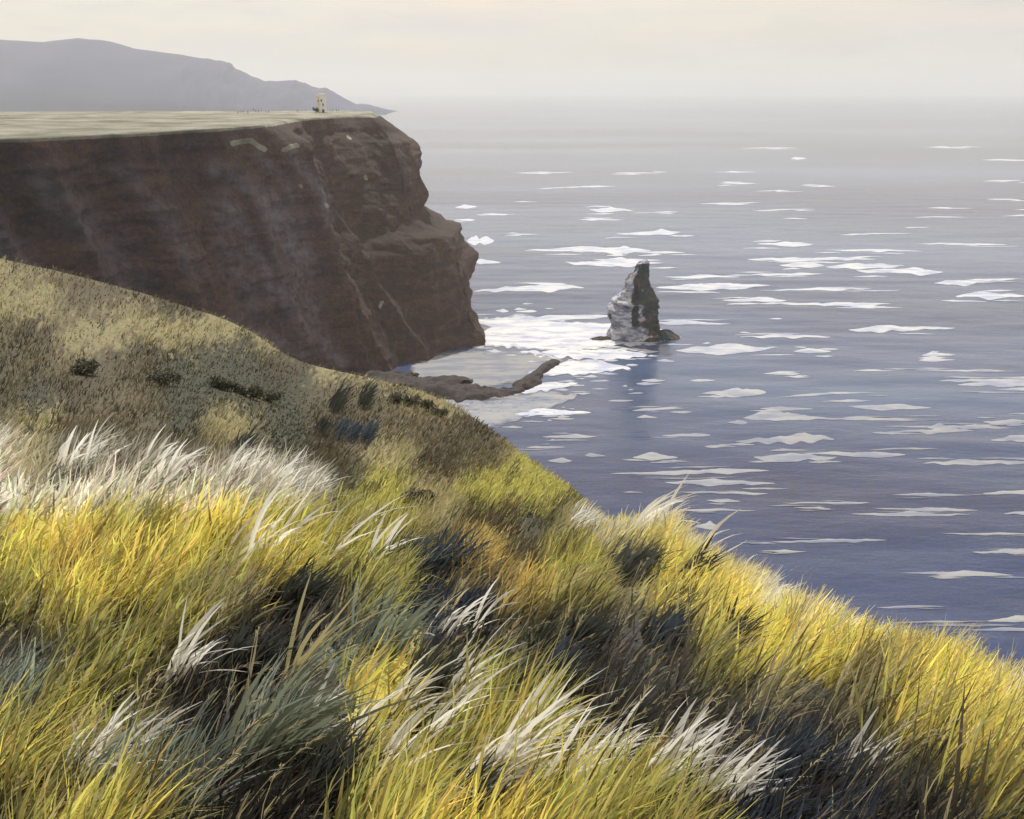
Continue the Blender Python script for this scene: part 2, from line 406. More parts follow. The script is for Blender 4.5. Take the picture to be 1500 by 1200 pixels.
# ------------------------------------------------------------------ far headland
def build_far():
    S = [(-1200,40),(-600,60),(-300,52),(-150,40),(-60,44),(0,58),(60,62),(110,56),(160,60),(200,72),(250,78),(315,88),(338,92),(344,100),(360,107),(372,113),(388,119),(400,119),(414,118),(433,117),
         (447,122),(457,127),(468,129),(478,129),(490,135),(500,141),(512,148),(520,152),(530,152),(540,153),(552,156),(562,161),(569,169)]
    px = np.concatenate([np.linspace(-1200, 280, 90)[:-1], np.linspace(280, 569, 230)])
    py = np.interp(px, *zip(*S)) + 0.6 * fbm(px / 9, 3.0, 0, 3)
    py[-1] = 169.2
    ridge = at_d(px, py, np.full(len(px), 8900.0)); ridge[:, 2] = np.maximum(ridge[:, 2], 1)
    base = at_z(px, np.full(len(px), 168.6), -4.0)
    base[:, 1] = 8350 + 60 * fbm(px / 20, 1.0)
    back = ridge.copy(); back[:, 1] += 1300; back[:, 2] = -4
    rows = []
    n1 = 26
    for i in range(n1):
        s = i / (n1 - 1); P = base * (1 - s) + ridge * s
        P[:, 2] = base[:, 2] + (ridge[:, 2] - base[:, 2]) * (s ** 0.6)
        k = math.sin(math.pi * s)
        P[:, 2] += k * 14 * fbm(px / 22, s * 3.0, 5, 4); P[:, 1] += 60 * k * fbm(px / 30, s * 2, 8)
        rows.append(P)
    for i in range(1, 6):
        s = i / 5; rows.append(ridge * (1 - s) + back * s)
    V = np.array(rows)
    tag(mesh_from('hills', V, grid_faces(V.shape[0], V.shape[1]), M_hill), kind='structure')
build_far()

# ------------------------------------------------------------------ the big cliff with its flat top
def build_cliff():
    cols = [  # top edge px,py ; foot px,py
     (-1500,250,-1500,900),(-900,240,-900,820),(-300,222,-300,760),(0,205,60,700),(200,196,250,655),(315,189,365,615),(380,184,450,588),(430,176,525,560),
     (480,171.5,600,546),(515,169.5,655,531),(540,169.8,700,518)]
    g_h = [0, .05, .12, .20, .32, .44, .50, .53, .62, .76, .88, .96, 1.0]
    g_x = [0, .16, .33, .37, .41, .45, .58, .76, .82, .90, .92, .98, 1.0]
    sil = [(545,169.5),(556,174),(566,183),(580,199),(602,210),(606,228),(611,250),(616,272),(617,292),(621,312),(628,326),(642,338),(648,343),(651,336),(660,344),(677,349),
           (679,362),(685,380),(692,398),(697,414),(698,438),(703,452),(704,470),(712,484),(722,498),(721,509),(716,514)]
    NR = 170
    hh = np.linspace(0, 1, NR)
    C = []
    keys = []
    for k, (tx, ty, bx, by) in enumerate(cols):
        T = at_z(tx, ty, 178.0); B = at_z(bx, by, -3.0)
        f = np.interp(hh, g_h, g_x)
        w8 = 0.2 if k < 8 else (0.2, 0.25, 0.4)[k - 8]; f = f * w8 + (1 - w8) * hh ** (0.85)
        P = T[None] * (1 - f[:, None]) + B[None] * f[:, None]
        P[:, 2] = 178 + (-3 - 178) * hh
        C.append(P); keys.append(k)
    sp = np.array(sil)
    cum = (sp[:, 1] - sp[0, 1]) / (sp[-1, 1] - sp[0, 1])
    spx = np.interp(hh, cum, sp[:, 0]); spy = sp[0, 1] + hh * (sp[-1, 1] - sp[0, 1])
    dep = at_z(545, 169.5, 178.0); d0 = project(dep)[2]; d1 = project(at_z(718, 514, -3.0))[2]
    # depth eased so that heights run from the top (178 m) to the water
    nose = at_d(spx, spy, d0 + (d1 - d0) * hh)
    C.append(nose); 
    KX = (545 - 750) / F * 97
    N2 = nose + np.array([KX, 97, 0]); N2[:, 0] -= 10 * hh; C.append(N2)
    for ox, oy, k in ((-140, 170, 0.72), (-420, 240, 0.5), (-1500, 300, 0.4)):
        N3 = nose + np.array([ox, oy, 0]); N3[:, 2] *= k; C.append(N3)
    C = np.array(C)                                   # columns x rows x 3
    # arc length parameter along the coast
    mid = C[:, NR // 2]; s = np.concatenate([[0], np.cumsum(np.linalg.norm(np.diff(mid, axis=0), axis=1))])
    s_n = s[11]
    ss = np.concatenate([np.linspace(0, s[2], 50)[:-1], np.linspace(s[2], s_n + 40, 520)[:-1], np.linspace(s_n + 40, s[-1], 60)])
    ss = np.sort(np.append(ss[np.abs(ss - s_n) > 0.6], s_n))
    G = pchip(s, C, ss)
    sn = np.broadcast_to(ss[:, None], G.shape[:2]); Z = G[..., 2]
    # outward direction: seaward (right and towards the viewer)
    dS = np.gradient(G, axis=0); nrm = np.stack([dS[..., 1], -dS[..., 0]], -1)
    nrm /= np.linalg.norm(nrm, axis=-1, keepdims=True) + 1e-9
    amp = np.clip(np.minimum(hh * 14, 1), 0, 1)[None, :]
    near_nose = np.exp(-((sn - s_n) / 45.0) ** 2)
    gul = fbm(sn / 70 + Z / 300, Z / 260, 2, 4)
    gully = -np.abs(vnoise(sn / 38 + Z / 85, Z / 400, 7)) * 16 + 5
    led = fbm(sn / 60, Z / 9.0, 4, 3, 0.6); sm = fbm(sn / 11, Z / 8, 1, 4, 0.6)
    disp = (gul * 16 + gully * 1.15) * (1 - near_nose) + led * 2.3 * (1 - 0.6 * near_nose) + sm * 2.2 - 9.0 * near_nose
    G[..., 0] += nrm[..., 0] * disp * amp; G[..., 1] += nrm[..., 1] * disp * amp
    # scree in diagonal gullies, seen as paler tracks down the face
    PX, PY, _ = project(G)
    def track(pts, w):
        p = np.array(pts, float); best = np.full(PX.shape, 1e9)
        for a, b in zip(p[:-1], p[1:]):
            ab = b - a; t = np.clip(((PX - a[0]) * ab[0] + (PY - a[1]) * ab[1]) / (ab @ ab), 0, 1)
            best = np.minimum(best, np.hypot(PX - a[0] - t * ab[0], PY - a[1] - t * ab[1]))
        return np.exp(-(best / w) ** 2)
    scree = np.maximum.reduce([track([(395,300),(420,345),(440,380)], 22), 0.8 * track([(330,290),(352,330),(372,370),(400,430)], 14),
        0.75 * track([(430,230),(455,260),(475,290),(480,320)], 9), 0.7 * track([(405,425),(430,450),(460,490),(500,530)], 14),
        0.8 * track([(310,245),(345,262),(370,280)], 12), 0.5 * track([(385,235),(410,255),(430,300)], 9),
        0.6 * track([(325,480),(400,500),(440,520)], 16), 0.5 * track([(320,300),(345,380),(375,450)], 26), 0.6 * track([(415,330),(440,400),(455,460)], 30), 0.6 * track([(60,260),(120,330),(200,420)], 26), 0.5 * track([(180,250),(230,300),(290,400)], 18),
        0.5 * track([(-60,300),(20,380),(60,440)], 26)])
    turf = np.zeros_like(PX)
    turf = np.maximum(turf, 1.1 * track([(341,210),(355,207),(368,206),(380,215),(388,219)], 3.2) )
    turf = np.maximum(turf, 1.1 * track([(417,220),(426,215),(435,213)], 3.0))
    turf = np.maximum(turf, 1.0 * track([(535,259),(536,262)], 2.2)); turf = np.maximum(turf, 1.0 * track([(440,272),(442,274)], 2.0))
    turf = np.maximum(turf, 1.0 * track([(556,450),(560,442)], 1.8)); turf = np.maximum(turf, 0.9 * track([(509,200),(513,203)], 1.8))
    turf = np.maximum(turf, np.clip(1 - hh / 0.012, 0, 1)[None, :] * 1.0)
    # flat top: rows running inland from the edge
    top = G[:, 0]
    px, py, d = project(top)
    back_px = np.where(ss <= s_n, px, 520)
    dist = np.where(ss <= s_n, np.maximum(70, 985 - d), 60)
    TR = []; iN = int(np.argmin(np.abs(ss - s_n))); KP = top[iN] + np.array([KX, 97, 0])
    nT = 26
    for i in range(nT, 0, -1):
        f = i / nT
        P = top.copy()
        inl = np.zeros((len(ss), 2)); inl[:, 1] = 1; inl[:, 0] = px_dir = (px - 750) / F
        after = ss > s_n
        zt = P[:, 2].copy(); fa = f * np.clip((s[12] - ss) / 30, 0, 1)
        P[:, 0] += np.where(after, (KP[0] - top[:, 0]) * fa, inl[:, 0] * dist * f); P[:, 1] += np.where(after, (KP[1] - top[:, 1]) * fa, dist * f)
        P[:, 2] = np.where(ss > s[12], zt - 0.5 * f, 0) + (ss <= s[12]) * ( 178 + 2.4 * f ** 0.7 + 0.35 * fbm(P[:, 0] / 30, P[:, 1] / 30, 0, 3) * min(1, f * 5))
        TR.append(P)
    # close the landward side
    B1 = TR[0].copy(); B1[:, 1] += 60; B1[:, 2] -= 25
    B2 = B1.copy(); B2[:, 1] += 200; B2[:, 2] = -3
    keep = ss <= s_n + 150
    rows = [B2, B1] + TR
    R2 = np.array(rows)                                # rows x cols x 3
    A = np.concatenate([R2.transpose(1, 0, 2), G], axis=1)
    nR = A.shape[1]
    sc_ = np.concatenate([np.zeros((len(ss), len(rows))), scree], 1); tf = np.concatenate([np.ones((len(ss), len(rows))) * 1.5, turf], 1)
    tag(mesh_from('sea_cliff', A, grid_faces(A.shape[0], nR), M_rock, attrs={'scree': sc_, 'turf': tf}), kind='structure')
    return top
top_edge = build_cliff()

# ------------------------------------------------------------------ reef at the cliff foot
def build_reef():
    # spine of the low rock platform: px,py, half width (m), height (m)
    sp = [(470,560,30,7),(540,566,34,8),(600,573,32,8),(636,571,30,8.5),(668,576,24,5.5),(715,577,15,4),(752,574,12,3.4),(776,561,10,3),(790,546,8,2.6),(802,534,7,2.2),(822,526,4,0.8)]
    a = np.array(sp, float); s = np.concatenate([[0], np.cumsum(np.hypot(np.diff(a[:, 0]), np.diff(a[:, 1])))])
    n = 260; q = np.linspace(0, s[-1], n); b = pchip(s, a, q)
    c = at_z(b[:, 0], b[:, 1], 0.0)
    tg = np.gradient(c, axis=0); nn = np.stack([tg[:, 1], -tg[:, 0]], -1); nn /= np.linalg.norm(nn, axis=1, keepdims=True)
    m = 34; w = np.linspace(-1, 1, m)
    V = np.zeros((n, m, 3))
    for j, ww in enumerate(w):
        off = ww * b[:, 2] * (1 + 0.35 * fbm(q / 14, np.sign(ww) * 5.0, 2, 4))
        V[:, j, 0] = c[:, 0] + nn[:, 0] * off; V[:, j, 1] = c[:, 1] + nn[:, 1] * off
        prof = max(0, 1 - abs(ww) ** 2.6)
        V[:, j, 2] = -2.5 + (b[:, 3] + 2.5) * prof * (1 + 0.14 * fbm(q / 12, ww * 2.0, 5, 4)) 
    V[..., 2] += (0.9 * fbm(V[..., 0] / 6, V[..., 1] / 6, 0, 4) + 1.1 * np.round(2 * fbm(V[..., 0] / 14, V[..., 1] / 14, 5, 2)) / 2) * (V[..., 2] > -1)
    V[-1, :, 2] = -2.5
    o = mesh_from('rock_reef', V, grid_faces(n, m), M_wet, attrs={'scree': np.clip(fbm(V[..., 0] / 12, V[..., 1] / 12, 3) * 0.3, 0, 1), 'turf': np.zeros((n, m))})
    tag(o, 'low dark rock reef curving out into the surf from the foot of the big cliff', 'reef')
build_reef()

# ------------------------------------------------------------------ sea stack
def build_stack():
    root_px = (937, 494)
    O = at_z(root_px[0], root_px[1], 0.0)
    root = empty('sea_stack', O)
    tag(root, 'tall pointed sea stack with white streaked ledges standing alone in the water', 'sea stack')
    ppm = F / project(O)[2]     # px per metre
    # silhouette from the photo: row, left x, right x (photo pixels)
    sil = [(500,888,968),(495,889,966),(488,891,964),(478,892,963),(470,891,963),(460,889,963.5),(451,888,963),(447,892,962),(440,895,960),(433,902,957),(426,908,953.5),
           (418,912,950),(411,914,946.5),(405,917,945.5),(400,924,945.5),(394,927,946),(388,931,947),(385.5,935,946),(383.5,939,943)]
    Y = np.array([r[0] for r in sil], float); Z = (494 - Y) / ppm / math.cos(R(13.8))
    n = 120; zz = np.linspace(Z[0], Z[-1], n)
    xl = np.interp(zz, Z, [(r[1] - 937) / ppm for r in sil]); xr = np.interp(zz, Z, [(r[2] - 937) / ppm for r in sil])
    m = 128; th = np.linspace(0, 2 * np.pi, m, endpoint=False)
    cx = (xl + xr) / 2; rx = (xr - xl) / 2; ry = rx * 0.8 + 1.5 * np.minimum(1, rx / 4)
    TH, ZZ = np.meshgrid(th, zz)
    sq = 1 / (np.abs(np.cos(TH)) ** 3 + np.abs(np.sin(TH)) ** 3) ** (1 / 3) * 0.96
    dx, dy = np.cos(TH), np.sin(TH)
    ns = fbm(dx * 2.2 + ZZ / 20, dy * 2.2, ZZ / 11, 4, 0.55)
    strat = fbm(dx * 0.6, dy * 0.6 + 9, ZZ / 3.0, 3, 0.6)
    # a cleft between the main spire and the lower shoulder on its left front
    ang = np.arctan2(dy, dx); cleft = np.exp(-((ang + 1.75) / 0.22) ** 2) * np.clip((ZZ - 28) / 8, 0, 1) * np.clip((52 - ZZ) / 8, 0, 1)
    slot = np.exp(-((ang + 1.62) / 0.13) ** 2) * np.clip((ZZ - 12) / 3, 0, 1) * np.clip((30 - ZZ) / 3, 0, 1)
    blk = np.round(2.2 * fbm(dx * 1.7 + 4, dy * 1.7, ZZ / 7, 2)) / 2.2; blk2 = np.round(2.5 * fbm(dx * 4 + 4, dy * 4, ZZ / 3.2, 2)) / 2.5
    f = 1 + 0.11 * blk + 0.06 * blk2 + 0.13 * ns * (1 - 0.5 * np.abs(dx)) + 0.055 * strat - 0.30 * cleft - 0.2 * slot
    X = cx[:, None] + rx[:, None] * dx * sq * f; Yv = ry[:, None] * dy * sq * f
    V = np.stack([X, Yv, ZZ + 0.8 * strat * (np.arange(n) < n - 3)[:, None]], -1)
    V = np.concatenate([V, np.repeat(V[-1:].mean(axis=1, keepdims=True), m, 1) + [0, 0, 0.8]], 0)
    dark = np.clip(0.5 + (X - cx[:, None]) / (rx[:, None] + 1) * 0.75, 0, 1.2) + np.clip((ZZ - 44) / 8, 0, 1) * 0.5 - np.clip((16 - ZZ) / 16, 0, 1) * 0.05  # right side darker: shade away from the sun put into the colour
    dark = dark - 0.24 - 0.26 * np.clip((36 - ZZ) / 12, 0, 1) + 0.16 * fbm(ZZ / 5, dx * 3, 3) + 0.95 * slot + 0.8 * cleft  # slot and cleft get their recess shade as colour too
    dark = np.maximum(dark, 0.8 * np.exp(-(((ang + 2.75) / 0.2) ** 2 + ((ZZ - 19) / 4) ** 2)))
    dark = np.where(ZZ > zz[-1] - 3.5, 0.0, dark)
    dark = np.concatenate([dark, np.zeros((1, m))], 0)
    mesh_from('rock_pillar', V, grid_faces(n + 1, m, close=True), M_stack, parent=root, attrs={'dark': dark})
    # wave-cut ledges round its foot
    def ledge(cx, cy, rx, ry, h, seed, dk):
        m, n = 72, 12; th = np.linspace(0, 2 * np.pi, m, endpoint=False); rows, dr = [], []
        for i in range(n):
            t = i / (n - 1); r = math.cos(t * math.pi / 2) ** 0.55 if i < n - 1 else 0.02
            k = 1 + 0.28 * fbm(np.cos(th) * 2 + seed, np.sin(th) * 2, t, 4)
            rows.append(np.stack([cx + rx * r * k * np.cos(th), cy + ry * r * k * np.sin(th), -2 + (h + 2) * t * (1 + 0.2 * fbm(np.cos(th) * 2, np.sin(th) * 2, seed, 3)) * np.ones(m)], -1))
        V = np.array(rows)
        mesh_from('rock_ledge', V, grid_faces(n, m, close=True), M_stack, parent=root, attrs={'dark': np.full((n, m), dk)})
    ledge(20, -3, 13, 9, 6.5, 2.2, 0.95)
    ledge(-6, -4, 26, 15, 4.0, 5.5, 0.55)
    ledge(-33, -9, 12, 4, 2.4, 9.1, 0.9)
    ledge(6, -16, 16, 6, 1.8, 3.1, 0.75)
build_stack()

# ------------------------------------------------------------------ near hillside
COLS = [  # px : depth profile (py, d) from near to far; row 4 is the near brow, row 8 the far brow
 (-2600, [(1420,2.1),(1200,2.8),(1040,3.6),(900,4.8),(600,9.5),(606,14),(500,24),(380,40),(215,64)]),
 (-300,  [(1420,2.1),(1200,2.8),(1050,3.6),(900,4.8),(640,9.5),(650,14),(590,24),(490,40),(340,62)]),
 (0,     [(1420,2.1),(1200,2.8),(1050,3.6),(900,4.9),(668,9.3),(680,14),(620,22),(520,38),(385,60)]),
 (200,   [(1420,2.1),(1200,2.8),(1050,3.6),(900,5.0),(690,8.8),(702,13),(640,22),(545,38),(432,60)]),
 (315,   [(1420,2.1),(1200,2.8),(1050,3.7),(900,5.1),(706,8.6),(718,13),(652,22),(562,38),(466,60)]),
 (365,   [(1420,2.1),(1200,2.8),(1050,3.7),(900,5.2),(712,8.7),(724,13),(660,22),(575,38),(487,60)]),
 (430,   [(1420,2.1),(1200,2.8),(1050,3.8),(900,5.4),(722,8.9),(732,13),(668,22),(600,38),(525,59)]),
 (520,   [(1420,2.1),(1200,2.8),(1050,3.8),(905,5.6),(770,8.8),(768,12),(695,21),(622,37),(549,57)]),
 (600,   [(1420,2.1),(1200,2.8),(1050,3.8),(910,5.8),(805,8.6),(790,11.5),(710,20),(640,35),(571,55)]),
 (690,   [(1420,2.1),(1200,2.8),(1050,3.9),(915,6.0),(825,8.8),(800,11.5),(735,19),(668,33),(607,52)]),
 (760,   [(1420,2.1),(1200,2.8),(1050,3.9),(915,6.2),(822,9.3),(802,12),(755,18.5),(702,31),(656,49)]),
 (820,   [(1420,2.1),(1200,2.8),(1050,3.9),(910,6.4),(812,10),(800,13),(765,18.5),(728,29),(702,45)]),
 (865,   [(1420,2.1),(1200,2.8),(1050,3.9),(905,6.6),(792,11),(800,14.5),(780,19),(758,28),(738,42)]),
 (910,   [(1420,2.1),(1200,2.8),(1050,3.9),(900,6.8),(782,11.8),(805,15),(810,19),(800,27),(775,40)]),
 (968,   [(1420,2.1),(1200,2.8),(1050,3.9),(905,6.8),(780,12),(815,15),(835,19),(850,26),(850,37)]),
 (1000,  [(1420,2.1),(1200,2.8),(1055,3.9),(920,6.6),(818,11.2),(850,14),(870,18),(885,24),(890,33)]),
 (1080,  [(1420,2.1),(1200,2.8),(1062,3.8),(940,6.2),(852,10.4),(895,13),(920,16),(945,21),(960,29)]),
 (1184,  [(1420,2.1),(1200,2.8),(1080,3.7),(980,5.4),(915,8.6),(965,11),(1000,14),(1030,18),(1050,24)]),
 (1330,  [(1420,2.1),(1210,2.7),(1120,3.5),(1050,4.6),(985,6.8),(1050,9),(1090,11.5),(1120,15),(1140,20)]),
 (1500,  [(1420,2.05),(1240,2.6),(1180,3.2),(1130,4.0),(1085,5.4),(1150,7.3),(1190,9.5),(1215,13),(1235,18)]),
 (1900,  [(1460,2.0),(1340,2.5),(1300,3.0),(1270,3.6),(1245,4.4),(1310,6.5),(1340,9),(1350,12),(1360,17)]),
 (4200,  [(1500,1.9),(1440,2.3),(1420,2.8),(1410,3.4),(1400,4.2),(1440,6.5),(1450,9),(1460,12),(1470,17)]),
]
kx = np.array([c[0] for c in COLS], float)
kp = np.array([[(py, math.log(d)) for py, d in c[1]] for c in COLS])
gpx = np.concatenate([np.linspace(-2600, -320, 60)[:-1], np.arange(-320, 1824, 4.0), np.linspace(1824, 4200, 60)])
gt = np.linspace(0, 8, 8 * 20 + 1)
def hill_rows():
    a = pchip(kx, kp, gpx)                       # cols x 9 x 2
    b = pchip(np.arange(9), a.transpose(1, 0, 2), gt)   # t x cols x 2
    return b
HB = hill_rows()
HP = at_d(np.broadcast_to(gpx, HB.shape[:2]), HB[..., 0], np.exp(HB[..., 1]))
def relief(P, d):
    a = np.clip(d / 60, 0.0, 1)
    return (0.05 + 0.5 * a) * fbm(P[..., 0] / (1.1 + 5 * a), P[..., 1] / (1.1 + 5 * a), 0, 1) * 0.6 + 0.03 * fbm(P[..., 0] / 0.45, P[..., 1] / 0.45, 3, 3)
HP[..., 2] += relief(HP, np.exp(HB[..., 1]))

# what grows where, with hollow shade painted in as colour, as plain numbers (rows 46 px apart, columns about 72 px apart)
# 0 olive turf, 1 dark olive, 2 khaki, 3 yellow grass, 4 yellow green grass, 5 near black rushes and painted hollow shade,
# 6 blue grey rushes, 7 brown heath, 8 sage, 9 ochre, 10 bleached and painted backlit glow, 11 brown turf
KINDS = [(108,100,76), (76,76,58), (160,152,112), (226,213,112), (180,175,96), (34,32,28),
         (52,60,74), (76,73,68), (136,148,138), (210,186,106), (230,227,212), (86,78,58)]
KINDS = np.array([srgb(*v) for v in KINDS])
OLIVE, KHAKI, YELLOW, GREEN, BLACK, RIM_GLOW = KINDS[0], KINDS[2], KINDS[3], KINDS[4], KINDS[5], KINDS[10]
MAP = [
 (391, [2,2,0,0,11,0, 0,0,0,0,0,0,0,0,0,0,0,0, 0,0,0,0,0]),
 (437, [0,2,2,0,0,11, 2,0,0,0,0,0,0,0,0,0,0,0, 0,0,0,0,0]),
 (483, [1,0,11,2,2,2, 2,2,0,0,0,0,0,0,0,0,0,0, 0,0,0,0,0]),
 (529, [0,1,0,0,11,1, 1,11,2,2,0,0,0,0,0,0,0,0, 0,0,0,0,0]),
 (575, [11,0,1,11,0,1, 1,1,0,0,2,2,0,0,0,0,0,0, 0,0,0,0,0]),
 (621, [0,11,2,0,0,1, 2,1,11,0,0,11,2,0,0,0,0,0, 0,0,0,0,0]),
 (667, [10,10,2,1,11,0, 0,1,11,2,11,0,4,2,0,0,0,0, 0,0,0,0,0]),
 (713, [10,10,10,10,10,10, 10,10,1,4,2,4,4,4,3,3,3,3, 3,3,3,3,3]),
 (759, [3,4,3,3,4,3, 3,4,4,4,2,11,1,2,3,3,3,3, 3,3,3,3,3]),
 (805, [4,4,3,9,3,3, 4,3,4,4,5,9,11,4,1,3,3,3, 3,3,3,3,3]),
 (851, [5,4,4,3,3,4, 2,5,7,4,6,6,9,4,2,3,3,10, 3,3,10,3,3]),
 (897, [5,5,1,4,5,4, 5,5,7,8,6,5,1,1,7,7,3,3, 10,3,10,3,3]),
 (943, [7,5,7,1,4,5, 7,5,8,3,1,7,1,7,7,7,4,3, 3,3,3,10,3]),
 (989, [5,7,8,4,5,7, 5,5,1,3,1,4,5,5,7,7,1,2, 1,2,3,3,3]),
 (1035,[5,8,1,3,4,5, 5,8,5,3,5,4,4,5,7,7,7,6, 7,1,3,3,10]),
 (1081,[1,3,4,5,8,5, 5,1,6,3,4,4,3,5,5,7,7,7, 6,7,1,3,3]),
 (1127,[5,4,3,5,5,8, 5,5,5,4,4,5,5,3,4,5,7,6, 7,6,7,1,3]),
 (1173,[5,5,1,4,3,1, 5,5,5,4,3,3,3,4,4,4,5,6, 6,7,5,7,1]),
 (1240,[5,1,4,3,5,1, 1,5,5,4,3,3,3,4,5,4,5,6, 6,7,5,6,7])]
MY = np.array([m[0] for m in MAP], float)
MC = np.array([[KINDS[c] for c in m[1]] for m in MAP])
def veg(px, py, jit=1.0, seed=0):
    """colour of the plants, with painted hollow shade, at a point of the hillside"""
    g = np.random.default_rng(seed)
    n = g.normal(size=(2,) + px.shape)
    a = 22 * n[0] * jit; b = 9 * n[1] * jit
    wx = 26 * fbm(px / 50, py / 50, 1.5, 3); wy = 20 * fbm(px / 50, py / 50, 7.5, 3)
    x = px + a * 0.55 + b * 0.8 + wx * 0.7; y = py - a * 0.8 + b * 0.55 + wy * 0.7
    ci = np.clip((x + 93) / 72.0, 0, 22); 
    ci = np.where(x > 267, np.where(x < 351, 5 + (x - 267) / 84.0, 6 + (x - 351) / 72.0), (x + 93) / 72.0)
    ci = np.clip(ci, 0, 22.0); ri = np.interp(y, MY, np.arange(len(MY)))
    # sharpen so that patches keep edges
    def sh(v):
        f = np.floor(v); t = np.clip((v - f - 0.5) * 2.6 + 0.5, 0, 1); return f.astype(int), t
    c0, ct = sh(ci); r0, rt = sh(ri); c1 = np.minimum(c0 + 1, 22); r1 = np.minimum(r0 + 1, len(MY) - 1)
    ct, rt = ct[..., None], rt[..., None]
    return (MC[r0, c0] * (1 - ct) + MC[r0, c1] * ct) * (1 - rt) + (MC[r1, c0] * (1 - ct) + MC[r1, c1] * ct) * rt

def build_hill():
    PX, PY, D = project(HP)
    C = veg(PX, np.maximum(PY, 400), 0.6, 5) * 0.85
    # wrap behind the viewer
    r0 = HP[0]
    A1 = r0.copy(); A1[:, 0] *= 1.6; A1[:, 1] = -1.0; A1[:, 2] = 198.35 - 0.12 * A1[:, 0].clip(0, 40)
    A2 = r0.copy(); A2[:, 0] *= 4; A2[:, 1] = -12; A2[:, 2] = 198.9 - 0.2 * A2[:, 0].clip(0, 60)
    A3 = r0.copy(); A3[:, 0] *= 20; A3[:, 1] = -90; A3[:, 2] = 201 - 0.3 * A3[:, 0].clip(0, 200)
    pre = np.array([A3, A2, A1])
    # the land falls away beyond the far brow to the water
    last = HP[-1]; hd = last[:, :2] / np.linalg.norm(last[:, :2], axis=1, keepdims=True)
    post = []
    for o_, dz in ((2, -1.6), (6, -6), (12, -16), (22, -45), (40, -95), (62, -150), (90, -999)):
        P = last.copy(); P[:, :2] += hd * (o_ + 1.5 * fbm(gpx[:, None] / 30, o_, 0, 3)); P[:, 2] = np.maximum(last[:, 2] + dz, -4); post.append(P)
    post = np.array(post)
    V = np.concatenate([pre, HP, post], 0)
    npre, npost = len(pre), len(post)
    Cc = np.concatenate([np.broadcast_to(GREEN * 0.7, pre.shape), C, np.broadcast_to(np.array([0.09, 0.075, 0.06]), post.shape)], 0)
    tag(mesh_from('hillside', V, grid_faces(V.shape[0], V.shape[1]), M_ground, colors=Cc.reshape(-1, 3)), kind='structure')
build_hill()

# surface lookup: photo column + profile parameter -> point on the hillside
def hill_point(px, t):
    ci = np.interp(px, gpx, np.arange(len(gpx))); ri = np.asarray(t) * 20
    c0 = np.clip(np.floor(ci).astype(int), 0, len(gpx) - 2); r0 = np.clip(np.floor(ri).astype(int), 0, len(gt) - 2)
    fc, fr = (ci - c0)[..., None], (ri - r0)[..., None]
    return (HP[r0, c0] * (1 - fc) + HP[r0, c0 + 1] * fc) * (1 - fr) + (HP[r0 + 1, c0] * (1 - fc) + HP[r0 + 1, c0 + 1] * fc) * fr
def hill_at_pixel(px, py):      # first visible hit of the sight line with the hillside
    t = gt; P = hill_point(np.full(len(t), float(px)), t); _, y, _ = project(P)
    for i in range(1, len(t)):
        if y[i] <= py: 
            f = (y[i - 1] - py) / (y[i - 1] - y[i] + 1e-9); return P[i - 1] * (1 - f) + P[i] * f
    return P[-1]

# ------------------------------------------------------------------ blades
def blades(roots, length, width, lean_az, lean, bend, colr, tipc=None, segs=4, seed=0):
    g = np.random.default_rng(seed)
    n = len(roots); s = np.linspace(0, 1, segs + 1)
    face = g.uniform(0, np.pi, n)
    ld = np.stack([np.cos(lean_az), np.sin(lean_az)], -1)
    ang = lean[:, None] + bend[:, None] * s[None, :] ** 1.3           # angle from vertical along the blade
    step = length[:, None] / segs
    dx = np.concatenate([np.zeros((n, 1)), np.cumsum(np.sin((ang[:, 1:] + ang[:, :-1]) / 2) * step, 1)], 1)
    dz = np.concatenate([np.zeros((n, 1)), np.cumsum(np.cos((ang[:, 1:] + ang[:, :-1]) / 2) * step, 1)], 1)
    cen = np.stack([roots[:, None, 0] + ld[:, None, 0] * dx, roots[:, None, 1] + ld[:, None, 1] * dx, roots[:, None, 2] + dz], -1)
    wv = np.stack([np.cos(face), np.sin(face) * 0.5, np.zeros(n)], -1)[:, None, :]
    prof = np.array([0.75, 1.0, 0.9, 0.6, 0.12]) if segs == 4 else np.array([0.6, 0.85, 1.0, 1.0, 0.85, 0.55, 0.1])
    w = (width[:, None] * prof[None, :])[..., None] * 0.5
    Lf, Rt = cen - wv * w, cen + wv * w
    V = np.stack([Lf, Rt], 2).reshape(-1, 3)                           # n x (segs+1) x 2
    base = (np.arange(n) * (segs + 1) * 2)[:, None]
    k = np.arange(segs)[None, :] * 2
    q = np.stack([base + k, base + k + 1, base + k + 3, base + k + 2], -1).reshape(-1, 4)
    c = colr[:, None, :] * (1 - s[None, :, None]) + (colr if tipc is None else tipc)[:, None, :] * s[None, :, None]
    C = np.repeat(c[:, :, None, :], 2, 2).reshape(-1, 3)
    return V, q, C

